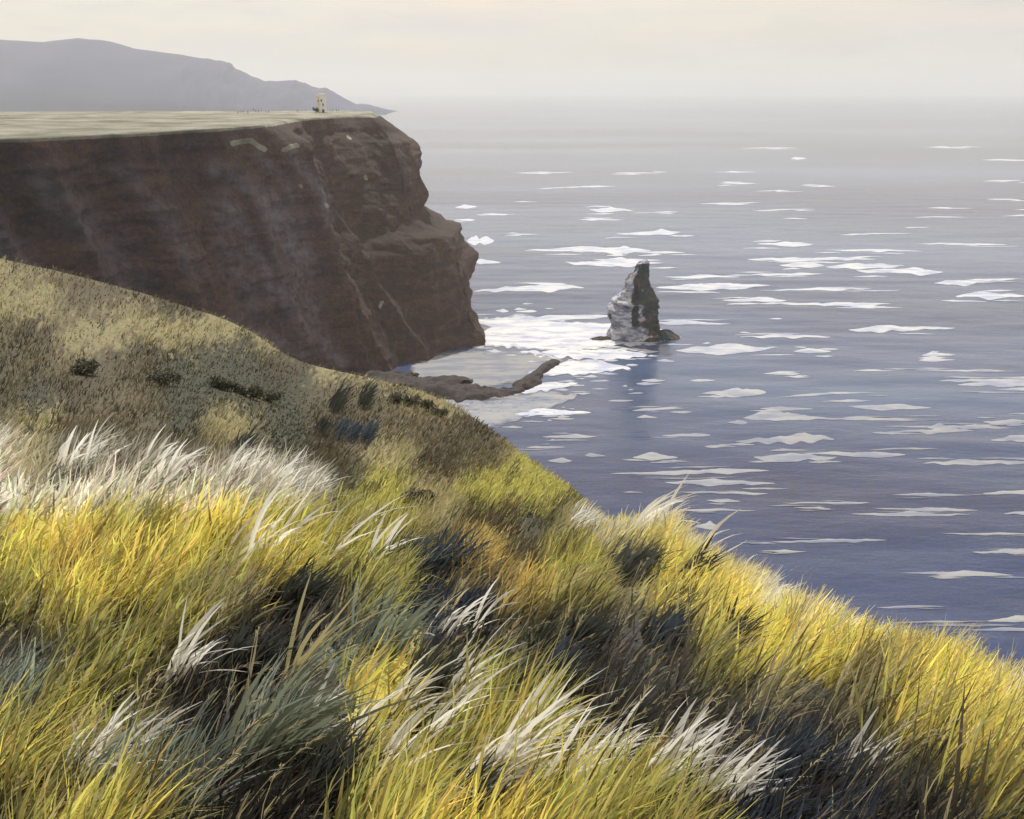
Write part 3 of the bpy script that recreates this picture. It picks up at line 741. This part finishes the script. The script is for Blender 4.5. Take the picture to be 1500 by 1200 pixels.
def build_grass():
    g = np.random.default_rng(21)
    parts = []
    def field(n, t0, t1, x0, x1, lmin, lmax, w0, seed, dens=None, power=1.0):
        # roots spread evenly over the picture of the hillside, denser with nearness
        px = g.uniform(x0, x1, n); t = t0 + (t1 - t0) * g.random(n) ** power
        P = hill_point(px, t); X, Y, D = project(P)
        lp = 0.5 * (lmin + lmax) * F / D
        base = veg(X + 0.33 * lp, Y - 0.5 * lp, 0.5, seed)
        lum = base.sum(1)
        clump = fbm(P[:, 0] / (0.05 * D + .05), P[:, 1] / (0.05 * D + .05), 2, 2)
        keep = (clump + g.normal(0, 0.5, n)) > -0.75
        tt, px_ = t[keep], px[keep]
        P, D, base, lum, X, Y, clump = P[keep], D[keep], base[keep], lum[keep], X[keep], Y[keep], clump[keep]
        n = len(P)
        short = np.where(lum < 0.2, 0.55, 1.0)
        ln = g.uniform(lmin, lmax, n) * short * np.where(D > 16, 0.8, 1.0) * (1 + 0.25 * clump)
        wd = w0 * g.uniform(0.6, 1.5, n) * np.maximum(D / 4, 0.8) ** 0.75
        az = g.normal(0.0, 0.55, n); lean = g.normal(R(27), R(12), n); bend = g.normal(R(30), R(20), n)
        mixr = g.random(n); strm = fbm(X / 16 + Y / 22, Y / 60 - X / 60, 3.3, 2)
        pale = ((mixr < 0.07) | ((strm > 0.62) & (mixr < 0.5))) & (D < 16); drk = ((mixr > 0.93) | ((strm < -0.35) & (mixr > 0.25)))
        base = np.where(pale[:, None], base * 0.35 + KHAKI * 0.75, base)
        base = np.where(drk[:, None], base * 0.35 + BLACK * 0.6, base)
        v = g.normal(1, 0.26, n).clip(0.4, 1.8)[:, None]
        hue = 1 + g.normal(0, 0.07, (n, 3))
        c = base * v * hue
        tip = c * 1.25 + 0.02
        rim = (np.exp(-((tt - 3.90) / 0.24) ** 2) * ((px_ > 860) * 1.0 + (px_ < 480) * 0.5))[:, None] * (g.random((n, 1)) < 0.75)   # backlit glow along the brow painted into the blade tips
        tip = tip * (1 - rim) + RIM_GLOW * rim; c = c * (1 - 0.3 * rim) + RIM_GLOW * 0.3 * rim
        parts.append(blades(P - [0, 0, 0.02], ln, wd, az, lean, bend, c, tip, seed=seed))
    field(52000, 0.3, 4.05, -260, 1800, 0.16, 0.40, 0.0115, 1)
    field(36000, 3.0, 4.3, -260, 1800, 0.16, 0.36, 0.010, 2)
    field(30000, 4.0, 6.2, -260, 1150, 0.18, 0.45, 0.008, 3)
    field(52000, 5.6, 8.02, -260, 980, 0.14, 0.42, 0.008, 4)
    # flowering stalks with feathery heads
    n = 420; px = g.uniform(-260, 1800, n); t = 0.6 + 3.5 * g.random(n)
    P = hill_point(px, t); ln = g.uniform(0.32, 0.52, n); az = g.normal(0, 0.4, n); le = g.normal(R(22), R(8), n); be = g.normal(R(30), R(10), n)
    st = np.array([0.46, 0.40, 0.24]) * g.uniform(0.7, 1.2, (n, 1))
    parts.append(blades(P, ln, np.full(n, 0.0035), az, le, be, st, seed=9))
    k = 16; rep_ = np.repeat(np.arange(n), k); u = g.uniform(0.76, 1.0, n * k)
    sN = 12; acc = np.zeros((n * k, 2))
    for j in range(sN):
        sm_ = (j + 0.5) / sN * u; aa = le[rep_] + be[rep_] * sm_ ** 1.3; acc += np.stack([np.sin(aa), np.cos(aa)], -1) * (u * ln[rep_] / sN)[:, None]
    H = P[rep_] + np.stack([np.cos(az[rep_]) * acc[:, 0], np.sin(az[rep_]) * acc[:, 0], acc[:, 1]], -1)
    parts.append(blades(H, g.uniform(0.015, 0.034, n * k), np.full(n * k, 0.0035), az[rep_] + g.normal(0, 0.5, n * k), le[rep_] + be[rep_] * 0.8 + g.normal(0, 0.25, n * k), np.full(n * k, 0.4), st[rep_] * 1.25, seed=10))
    V, Q, C = [], [], []; off = 0
    for v, q, c in parts: V.append(v); Q.append(q + off); C.append(c); off += len(v)
    tag(mesh_from('grass', np.vstack(V), np.vstack(Q), M_grass, colors=np.vstack(C)), 'windblown yellow and olive grass covering the hillside', 'grass', kind='stuff')
build_grass()

# ------------------------------------------------------------------ pale tufts that stand out of the grass
WHT = np.array([0.95, 0.95, 0.92]); STR = np.array([0.50, 0.46, 0.26]); SLV = np.array([0.20, 0.23, 0.17])
def tuft(px, py, n, len_px, w_px, spread_px, label, seed, c=WHT, lean=30, bend=44, group=None, sprd_y=6, name='grass_tuft', cat='grass tuft', ls=10):
    g = np.random.default_rng(seed)
    if c is WHT and px > 840 and py < 960: n *= 2; w_px *= 0.42
    if c is WHT and py > 960: n = int(n * 1.8); w_px *= 0.92; spread_px *= 1.2
    O = hill_at_pixel(px, py); d = project(O)[2]; m = d / F
    xs = g.normal(0, spread_px * 0.5, n).clip(-spread_px, spread_px)
    P = np.array([hill_at_pixel(px + x, py + g.normal(0, sprd_y)) for x in xs])
    ln = g.uniform(0.5, 1.1, n) * len_px * m * 1.3 + 0.04; wd = g.uniform(0.6, 1.25, n) * w_px * m * 1.15
    cc = c * g.uniform(0.86, 1.04, (n, 1))
    V, q, C = blades(P - O, ln, wd, g.normal(0.0, 0.35, n), g.normal(R(lean), R(ls), n), g.normal(R(bend), R(16), n), cc * np.array([0.80, 0.76, 0.62]), cc, segs=6, seed=seed)
    # the tussock they grow from, following the slope
    nb = 9; gx = np.linspace(-1, 1, nb) * (spread_px + 3); gy = np.linspace(-1, 1, nb) * (2.6 * sprd_y)
    B = np.array([[hill_at_pixel(px + a, py + b) for a in gx] for b in gy]) - O
    k = np.clip(1.15 - np.hypot(gx[None, :] / (spread_px + 3), gy[:, None] / (2.6 * sprd_y)), 0, 1)
    B[..., 2] += 0.035 * k - 0.015
    q = np.vstack([q, grid_faces(nb, nb) + len(V)]); V = np.vstack([V, B.reshape(-1, 3)])
    C = np.vstack([C, np.broadcast_to(np.minimum(c, 0.3) * 0.5, (nb * nb, 3))])
    o = mesh_from(name, V, q, M_pale, colors=C); o.location = O
    tag(o, label, cat, group)
TU = [ # px, py, blades, length, width, spread, label
 (330, 716, 60, 62, 5.0, 26, 'dense white grass tuft on the near brow at the far left, above the yellow grass'),
 (385, 722, 60, 60, 5.0, 28, 'white feathery grass tuft on the near brow, second in the white fringe from the left'),
 (440, 734, 52, 52, 4.5, 24, 'white grass tuft at the right end of the white fringe on the near brow'),
 (348, 838, 9, 140, 8.0, 26, 'long bleached blades fanning out of the yellow grass below the white fringe'),
 (392, 822, 7, 125, 7.5, 22, 'long straight white blades beside an orange patch of grass'),
 (462, 832, 4, 150, 6.5, 8, 'single slanting long pale stalk rising between the two white tufts left of centre'),
 (545, 832, 14, 72, 6.5, 18, 'short white tuft of thick blades at the end of the yellow bank'),
 (528, 775, 22, 26, 4.0, 22, 'small frayed white tuft where the white fringe breaks off'),
 (640, 930, 16, 62, 6.5, 26, 'small white tuft in the dark blue hollow at mid slope'),
 (690, 925, 10, 66, 4.5, 18, 'thin white wisps leaning right beside the dark hollow'),
 (436, 1102, 6, 100, 8.0, 9, 'two or three upright white blades in the dark grass at lower left'),
 (500, 1112, 7, 110, 8.5, 12, 'white blades bent over the bright yellow patch at lower left'),
 (545, 1178, 7, 165, 9.0, 14, 'tall curved white blades rising from the bottom edge left of centre'),
 (600, 1110, 5, 165, 7.0, 8, 'thin long white stalk reaching up through green grass near the centre'),
 (700, 1170, 26, 150, 8.5, 30, 'large tangled white tuft at the bottom centre, the biggest of all'),
 (755, 1120, 18, 135, 8.0, 30, 'white tuft with long blades reaching over the dark hollow right of centre'),
 (845, 1165, 13, 105, 8.0, 18, 'narrow upright white tuft in yellow grass near the bottom'),
 (935, 1175, 22, 115, 8.5, 26, 'bushy white tuft at the bottom right of the yellow grass'),
 (1000, 1180, 18, 105, 8.5, 26, 'white tuft leaning hard right at the edge of the dark slope'),
 (855, 768, 70, 26, 4.2, 26, 'short bright tuft on the low dip where near and far slopes meet'),
 (935, 775, 80, 26, 4.0, 30, 'pale short tuft along the rounded top of the yellow brow'),
 (1022, 818, 34, 34, 5.0, 14, 'spiky white tuft standing against the water below the yellow brow'),
 (1085, 840, 60, 28, 4.5, 22, 'ragged white tuft on the brow right of the spiky tuft'),
 (1145, 880, 60, 24, 5.0, 24, 'white tuft on the brow above the brightest yellow grass'),
 (1172, 930, 30, 30, 6.0, 14, 'white wiry tuft a little below the brow at the right'),
 (1280, 972, 50, 44, 5.0, 30, 'white tuft low on the yellow brow far to the right'),
 (1420, 1060, 30, 60, 6.0, 30, 'rightmost white tuft where the yellow brow leaves the view'),
 (230, 705, 60, 60, 5.0, 30, 'long white tuft on the near brow left of the white fringe'),
 (110, 690, 60, 62, 5.0, 34, 'leftmost broad white tuft on the near brow'),
 (120, 1160, 20, 140, 8.5, 30, 'white tuft near the bottom left corner of the slope'),
 (250, 1010, 12, 120, 8.0, 20, 'white blades in the dark grass on the left slope'),
 (560, 1060, 10, 110, 7.5, 16, 'white blades arching over the middle of the bright yellow patch'),
 (655, 1040, 7, 120, 7.0, 14, 'slender white stalks between the dark hollow and the green grass'),
 (800, 1180, 16, 120, 8.0, 22, 'arching white tuft at the bottom between the biggest tuft and the narrow one'),
 (880, 1120, 10, 95, 7.0, 16, 'white blades standing against the dark slope right of centre'),
 (1050, 1190, 14, 95, 8.0, 22, 'white tuft lying almost flat at the bottom right'),
 (985, 1120, 9, 80, 7.0, 18, 'few white blades lit up in the dark slope above the bottom right tufts'),
 (1240, 1150, 10, 90, 7.0, 20, 'sparse white tuft on the dark slope at lower right'),
]
for i, a in enumerate(TU): tuft(*a, seed=100 + i, group='pale grass tufts on the slope')
TS = [(345, 1150, 34, 190, 11, 26, 'broad sage green tuft at the lower left corner of the grass', SLV),
      (395, 1120, 26, 200, 10, 20, 'tall silvery green tuft beside the dark lower left hollow', SLV),
      (420, 1010, 14, 150, 8, 16, 'straw coloured tuft arching out of the brown hollow on the left', STR),
      (560, 960, 14, 100, 6, 26, 'pale green tuft above the bright yellow patch', SLV),
      (820, 880, 12, 70, 7, 26, 'yellow green tuft on the slope under the far brow', STR)]
for i, a in enumerate(TS): tuft(*a[:7], seed=200 + i, c=a[7], group='green and straw tufts on the slope')
DK = np.array([0.045, 0.050, 0.045]); DB = np.array([0.05, 0.065, 0.085])
TD = [(470, 632, 26, 24, 4.0, 12, 'dark rush tuft at the left end of the dotted line across the far slope', DK),
      (497, 636, 26, 26, 4.0, 9, 'dark rush tuft, second in the dotted line across the far slope', DB),
      (517, 640, 24, 26, 4.5, 8, 'dark rush tuft, third in the dotted line across the far slope', DB),
      (537, 640, 26, 28, 4.5, 9, 'dark rush tuft at the right end of the dotted line across the far slope', DB),
      (490, 596, 26, 40, 4.0, 10, 'dark rush tuft standing alone high on the far slope', DK),
      (532, 590, 26, 38, 4.0, 9, 'dark rush tuft just under the far brow', DK),
      (345, 668, 22, 44, 6.0, 14, 'dark rush tuft directly behind the white fringe', DK),
      (640, 845, 44, 75, 9.0, 40, 'wide blue black rush tuft in the hollow at mid slope', DB),
      (585, 835, 34, 55, 9.0, 26, 'blue black rush tuft at the right of the yellow bank', DB),
      (1000, 860, 16, 70, 9.0, 22, 'dark green tuft rooted in the yellow brow', DK),
      (920, 850, 40, 60, 9.0, 30, 'dark olive tuft on the yellow brow', DK * 1.5),
      (1120, 1160, 40, 110, 11, 40, 'blue black rush tuft in the bottom right of the slope', DB),
      (845, 950, 26, 70, 10, 24, 'dark round tuft on the purple slope', DK),
      (965, 945, 24, 50, 10, 18, 'dark green blob of rushes in the middle of the purple slope', DB),
      (345, 1000, 40, 90, 10, 34, 'dark brown rush tuft in the hollow at the left', DK),
      (470, 1180, 44, 120, 10, 34, 'black green rush tuft at the bottom left of centre', DK),
      (610, 1030, 40, 90, 10, 30, 'dark green rush tuft right of the bright yellow patch', DK),
      (880, 1090, 44, 90, 10, 34, 'dark rush tuft above the narrow white tuft', DK),
      (790, 1010, 36, 80, 9, 28, 'dark rush tuft behind the long bladed white tuft', DB),
      (430, 890, 36, 70, 10, 30, 'dark brown rush tuft under the yellow bank on the left', DK),
      (665, 1190, 36, 80, 9, 24, 'dark olive rush tuft at the bottom edge left of the biggest white tuft', DK * 1.3),
      (910, 1190, 36, 70, 9, 26, 'dark rush tuft at the bottom between two white tufts', DK),
      (1060, 960, 22, 70, 9, 18, 'dark rush tuft below the yellow bank on the right', DK)]
for i, a in enumerate(TD): tuft(a[0], a[1], a[2] * 3, a[3] * 0.85, a[4] * 0.5, a[5], a[6], seed=300 + i, c=a[7] * 1.3, lean=24, group='dark rushes on the slope', name='rush_tuft', cat='rushes')

# ------------------------------------------------------------------ low shrubs on the far slope
def leaf_cloud(cs, rs, n, size, colr, seed):
    g = np.random.default_rng(seed); k = g.integers(0, len(cs), n)
    v = g.normal(size=(n, 3)); v /= np.linalg.norm(v, axis=1, keepdims=True)
    P = np.array(cs)[k] + v * (np.array(rs)[k] * g.uniform(0.55, 1.08, n)[:, None])
    a = g.normal(size=(n, 3)); a /= np.linalg.norm(a, axis=1, keepdims=True)
    b = np.cross(a, v + 0.3 * g.normal(size=(n, 3))); b /= np.linalg.norm(b, axis=1, keepdims=True) + 1e-9
    s = size * g.uniform(0.6, 1.4, (n, 1))
    V = np.stack([P - a * s, P + b * s * 0.5, P + a * s, P - b * s * 0.5], 1).reshape(-1, 3)
    C = np.repeat(np.array(colr)[None] * g.uniform(0.6, 1.5, (n, 1)), 4, 0)
    return V, np.arange(4 * n).reshape(-1, 4), C
def shrub(P, w, h, label, seed, c=(0.055, 0.065, 0.045), group=None, n=900):
    g = np.random.default_rng(seed); root = empty('shrub', P)
    tag(root, label, 'shrub', group)
    cs = [(g.uniform(-.34, .34) * w, g.uniform(-.3, .3) * w, h * g.uniform(.3, .62)) for _ in range(7)]
    rs = [(w * g.uniform(.16, .26), w * g.uniform(.16, .26), h * g.uniform(.22, .36)) for _ in range(7)]
    V, q, C = leaf_cloud(cs, rs, n, w * 0.045, c, seed)
    mesh_from('foliage', V, q, M_leaf, parent=root, colors=C)
    SV, SQ, off = [], [], 0
    for cx, cy, cz in cs:
        th = np.linspace(0, 2 * np.pi, 6, endpoint=False)
        ring = lambda x, y, z, r: np.stack([x + r * np.cos(th), y + r * np.sin(th), np.full(6, z)], -1)
        SV += [ring(0, 0, -0.1 * h, w * .02), ring(cx * .5, cy * .5, cz * .5, w * .015), ring(cx, cy, cz, w * .006)]
        SQ.append(grid_faces(3, 6, close=True) + off); off += 18
    mesh_from('stem', np.vstack(SV), np.vstack(SQ), M_stem, parent=root)
SH = [(585, 592, 22, 14, 'dark low shrub at the upper end of the hedge like row under the far brow'),
      (604, 597, 22, 15, 'dark low shrub, second from the upper end of the row under the far brow'),
      (627, 604, 22, 15, 'dark low shrub, third from the upper end of the row under the far brow'),
      (645, 611, 18, 12, 'small dark shrub at the lower end of the row under the far brow'),
      (330, 572, 34, 18, 'spreading dark shrub at the left of the dark band across the far slope'),
      (364, 582, 34, 16, 'spreading dark shrub in the middle of the dark band across the far slope'),
      (396, 590, 26, 13, 'flat dark shrub at the right end of the dark band across the far slope'),
      (612, 742, 40, 20, 'olive green shrub under the bright bank on the far slope'),
      (240, 566, 34, 16, 'dark shrub on the far slope left of the dark band'),
      (120, 548, 36, 18, 'leftmost dark shrub on the far slope')]
for i, (px, py, w, h, lb) in enumerate(SH):
    P = hill_at_pixel(px, py); m = project(P)[2] / F
    shrub(P, w * m * 1.35, h * m * 1.5, lb, 400 + i, c=(0.10, 0.10, 0.066), group='dark shrubs on the far slope')

# ------------------------------------------------------------------ tower, bush and walkers on the flat cliff top
def top_point(px, f=0.75):
    """a point on the flat top behind the cliff edge"""
    e = np.array([np.interp(px, EDGE[:, 0], EDGE[:, k]) for k in (1, 2, 3)])
    d = project(e)[2]; dist = max(70, 985 - d)
    P = e.copy(); P[0] += (px - 750) / F * dist * f; P[1] += dist * f
    P[2] = 178 + 2.4 * f ** 0.7
    return P
_e = project(top_edge); _k = np.argsort(_e[0]); _s = _e[0][_k] < 541
EDGE = np.stack([_e[0][_k][_s], *(top_edge[_k][_s].T)], 1)
def lathe(r, z, m=32, sq=None):
    th = np.linspace(0, 2 * np.pi, m, endpoint=False)
    V = np.array([[(rr * math.cos(t), rr * math.sin(t), zz) for t in th] for rr, zz in zip(r, z)])
    return V.reshape(-1, 3), grid_faces(len(r), m, close=True, flip=False)
def box(x0, x1, y0, y1, z0, z1):
    V = [(x, y, z) for z in (z0, z1) for x, y in ((x0, y0), (x1, y0), (x1, y1), (x0, y1))]
    return V, [(0, 3, 2, 1), (4, 5, 6, 7), (0, 1, 5, 4), (1, 2, 6, 5), (2, 3, 7, 6), (3, 0, 4, 7)]
def boxes(L_):
    V, Q = [], []
    for b in L_:
        v, q = box(*b); Q += [tuple(i + len(V) for i in f) for f in q]; V += v
    return V, Q
def build_tower():
    P = top_point(475); d = project(P)[2]; m = d / F
    root = empty('stone_tower', P)
    tag(root, 'pale round stone tower with a stair turret on the edge of the flat cliff top', 'tower')
    H, r = 26 * m, 4.9 * m
    V, q = lathe([r * 1.12, r * 1.05, r, r * 0.97, r * 0.97, r * 1.08, r * 1.08, r * 0.9, r * 0.9, 0.02], [-1, H * .1, H * .3, H * .86, H * .88, H * .90, H * .955, H * .955, H * .90, H * .90], 40)
    mesh_from('wall', V, q, M_tower, parent=root, smooth=False)
    for k in range(10):
        a = 2 * math.pi * k / 10; x, y = r * 0.99 * math.cos(a), r * 0.99 * math.sin(a); w = r * 0.16
        v, f = box(x - w, x + w, y - w, y + w, H * .957, H * 1.02); mesh_from('merlon', v, f, M_tower, parent=root, smooth=False)
    for z, a in ((H * .62, -1.75), (H * .40, -1.3)):
        x, y = r * math.cos(a), r * math.sin(a)
        v, f = box(x - .55, x + .55, y - .12, y + .5, z - 1.1, z + 1.1); mesh_from('window', v, f, M_open, parent=root, smooth=False)
    v, f = box(-.9 + .8, .9 + .8, -r * 1.08 - .15, -r * .8, -.3, 2.4); mesh_from('door', v, f, M_open, parent=root, smooth=False)
    tr = r * 0.55
    V, q = lathe([tr * .9, tr, tr, tr * 1.12, tr * 1.12, .02], [-1, 2, H * .8, H * .82, H * .9, H * .93], 24)
    V = V + np.array([-r * 1.12, -r * .1, 0])
    t = mesh_from('turret', V, q, M_turret, parent=root, smooth=False)
    v, f = box(-r * 1.12 - .35, -r * 1.12 + .35, -r * .1 - tr - .1, -r * .1 - tr * .6, H * .55, H * .65); mesh_from('window', v, f, M_open, parent=t, smooth=False)
    B = top_point(464, 0.68)
    shrub(B, 9.5 * m, 9.5 * m, 'dark rounded bush against the left foot of the stone tower', 77, (0.06, 0.085, 0.08), n=1600)
build_tower()
def make_person():
    bm = bmesh.new()
    J = {'hip': (0, 0, .95), 'chest': (0, 0, 1.32), 'neck': (0, 0, 1.50), 'head': (0, -.01, 1.66), 'top': (0, 0, 1.76),
         'kl': (-.11, -.03, .50), 'al': (-.13, .02, .07), 'tl': (-.13, -.16, .04), 'kr': (.11, -.05, .50), 'ar': (.13, -.02, .07), 'tr': (.13, -.20, .04),
         'sl': (-.20, 0, 1.44), 'el': (-.27, .03, 1.16), 'hl': (-.25, -.08, .92), 'sr': (.20, 0, 1.44), 'er': (.27, .03, 1.16), 'hr': (.25, -.08, .92)}
    RAD = {'hip': .15, 'chest': .17, 'neck': .065, 'head': .105, 'top': .07, 'kl': .075, 'kr': .075, 'al': .05, 'ar': .05, 'tl': .04, 'tr': .04,
           'sl': .075, 'sr': .075, 'el': .05, 'er': .05, 'hl': .04, 'hr': .04}
    vs = {k: bm.verts.new(p) for k, p in J.items()}
    for a, b in (('hip', 'chest'), ('chest', 'neck'), ('neck', 'head'), ('head', 'top'), ('hip', 'kl'), ('kl', 'al'), ('al', 'tl'), ('hip', 'kr'), ('kr', 'ar'), ('ar', 'tr'),
                 ('chest', 'sl'), ('sl', 'el'), ('el', 'hl'), ('chest', 'sr'), ('sr', 'er'), ('er', 'hr')): bm.edges.new((vs[a], vs[b]))
    me = bpy.data.meshes.new('person'); keys = list(J); bm.verts.index_update(); bm.to_mesh(me); bm.free()
    o = bpy.data.objects.new('person', me); col.objects.link(o)
    md = o.modifiers.new('skin', 'SKIN'); md.use_smooth_shade = True
    if not me.skin_vertices:
        bpy.context.view_layer.objects.active = o
        me.attributes
    sv = me.skin_vertices[0].data if me.skin_vertices else None
    if sv:
        for i, k in enumerate(keys): sv[i].radius = (RAD[k], RAD[k] * 0.8); sv[i].use_root = (k == 'hip')
    o.modifiers.new('sub', 'SUBSURF').levels = 1
    bpy.context.view_layer.update()
    me2 = bpy.data.meshes.new_from_object(o.evaluated_get(bpy.context.evaluated_depsgraph_get()))
    bpy.data.objects.remove(o)
    me2.name = 'person'; me2.materials.clear(); me2.materials.append(M_cloth)
    return me2
pm = make_person()
NTH = {4: ['leftmost', 'second', 'third', 'rightmost'], 6: ['leftmost', 'second', 'third', 'fourth', 'fifth', 'rightmost']}
GR = [([355, 359, 363, 369], 'walker in dark clothes in the leftmost group far along the cliff top', 'walkers on the far left of the cliff top'),
      ([377, 381, 384, 389, 395, 398], 'walker in dark clothes in the second group from the left on the cliff top', 'walkers in the second group on the cliff top'),
      ([438, 441, 445, 450], 'walker in dark clothes on the cliff top just left of the tower and bush', 'walkers left of the tower'),
      ([485, 489, 494, 498], 'walker in dark clothes on the cliff top right of the tower', 'walkers right of the tower')]
for xs, lb, gr in GR:
    for x in xs:
        o = bpy.data.objects.new('person', pm); col.objects.link(o)
        o.location = top_point(x + random.uniform(-.6, .6), random.uniform(0.72, 0.9)); o.rotation_euler.z = random.uniform(0, 6.28); o.scale = (1.5, 1.5, 1.4)
        tag(o, lb.replace('walker', NTH[len(xs)][xs.index(x)] + ' walker', 1), 'person', gr)

build_haze()
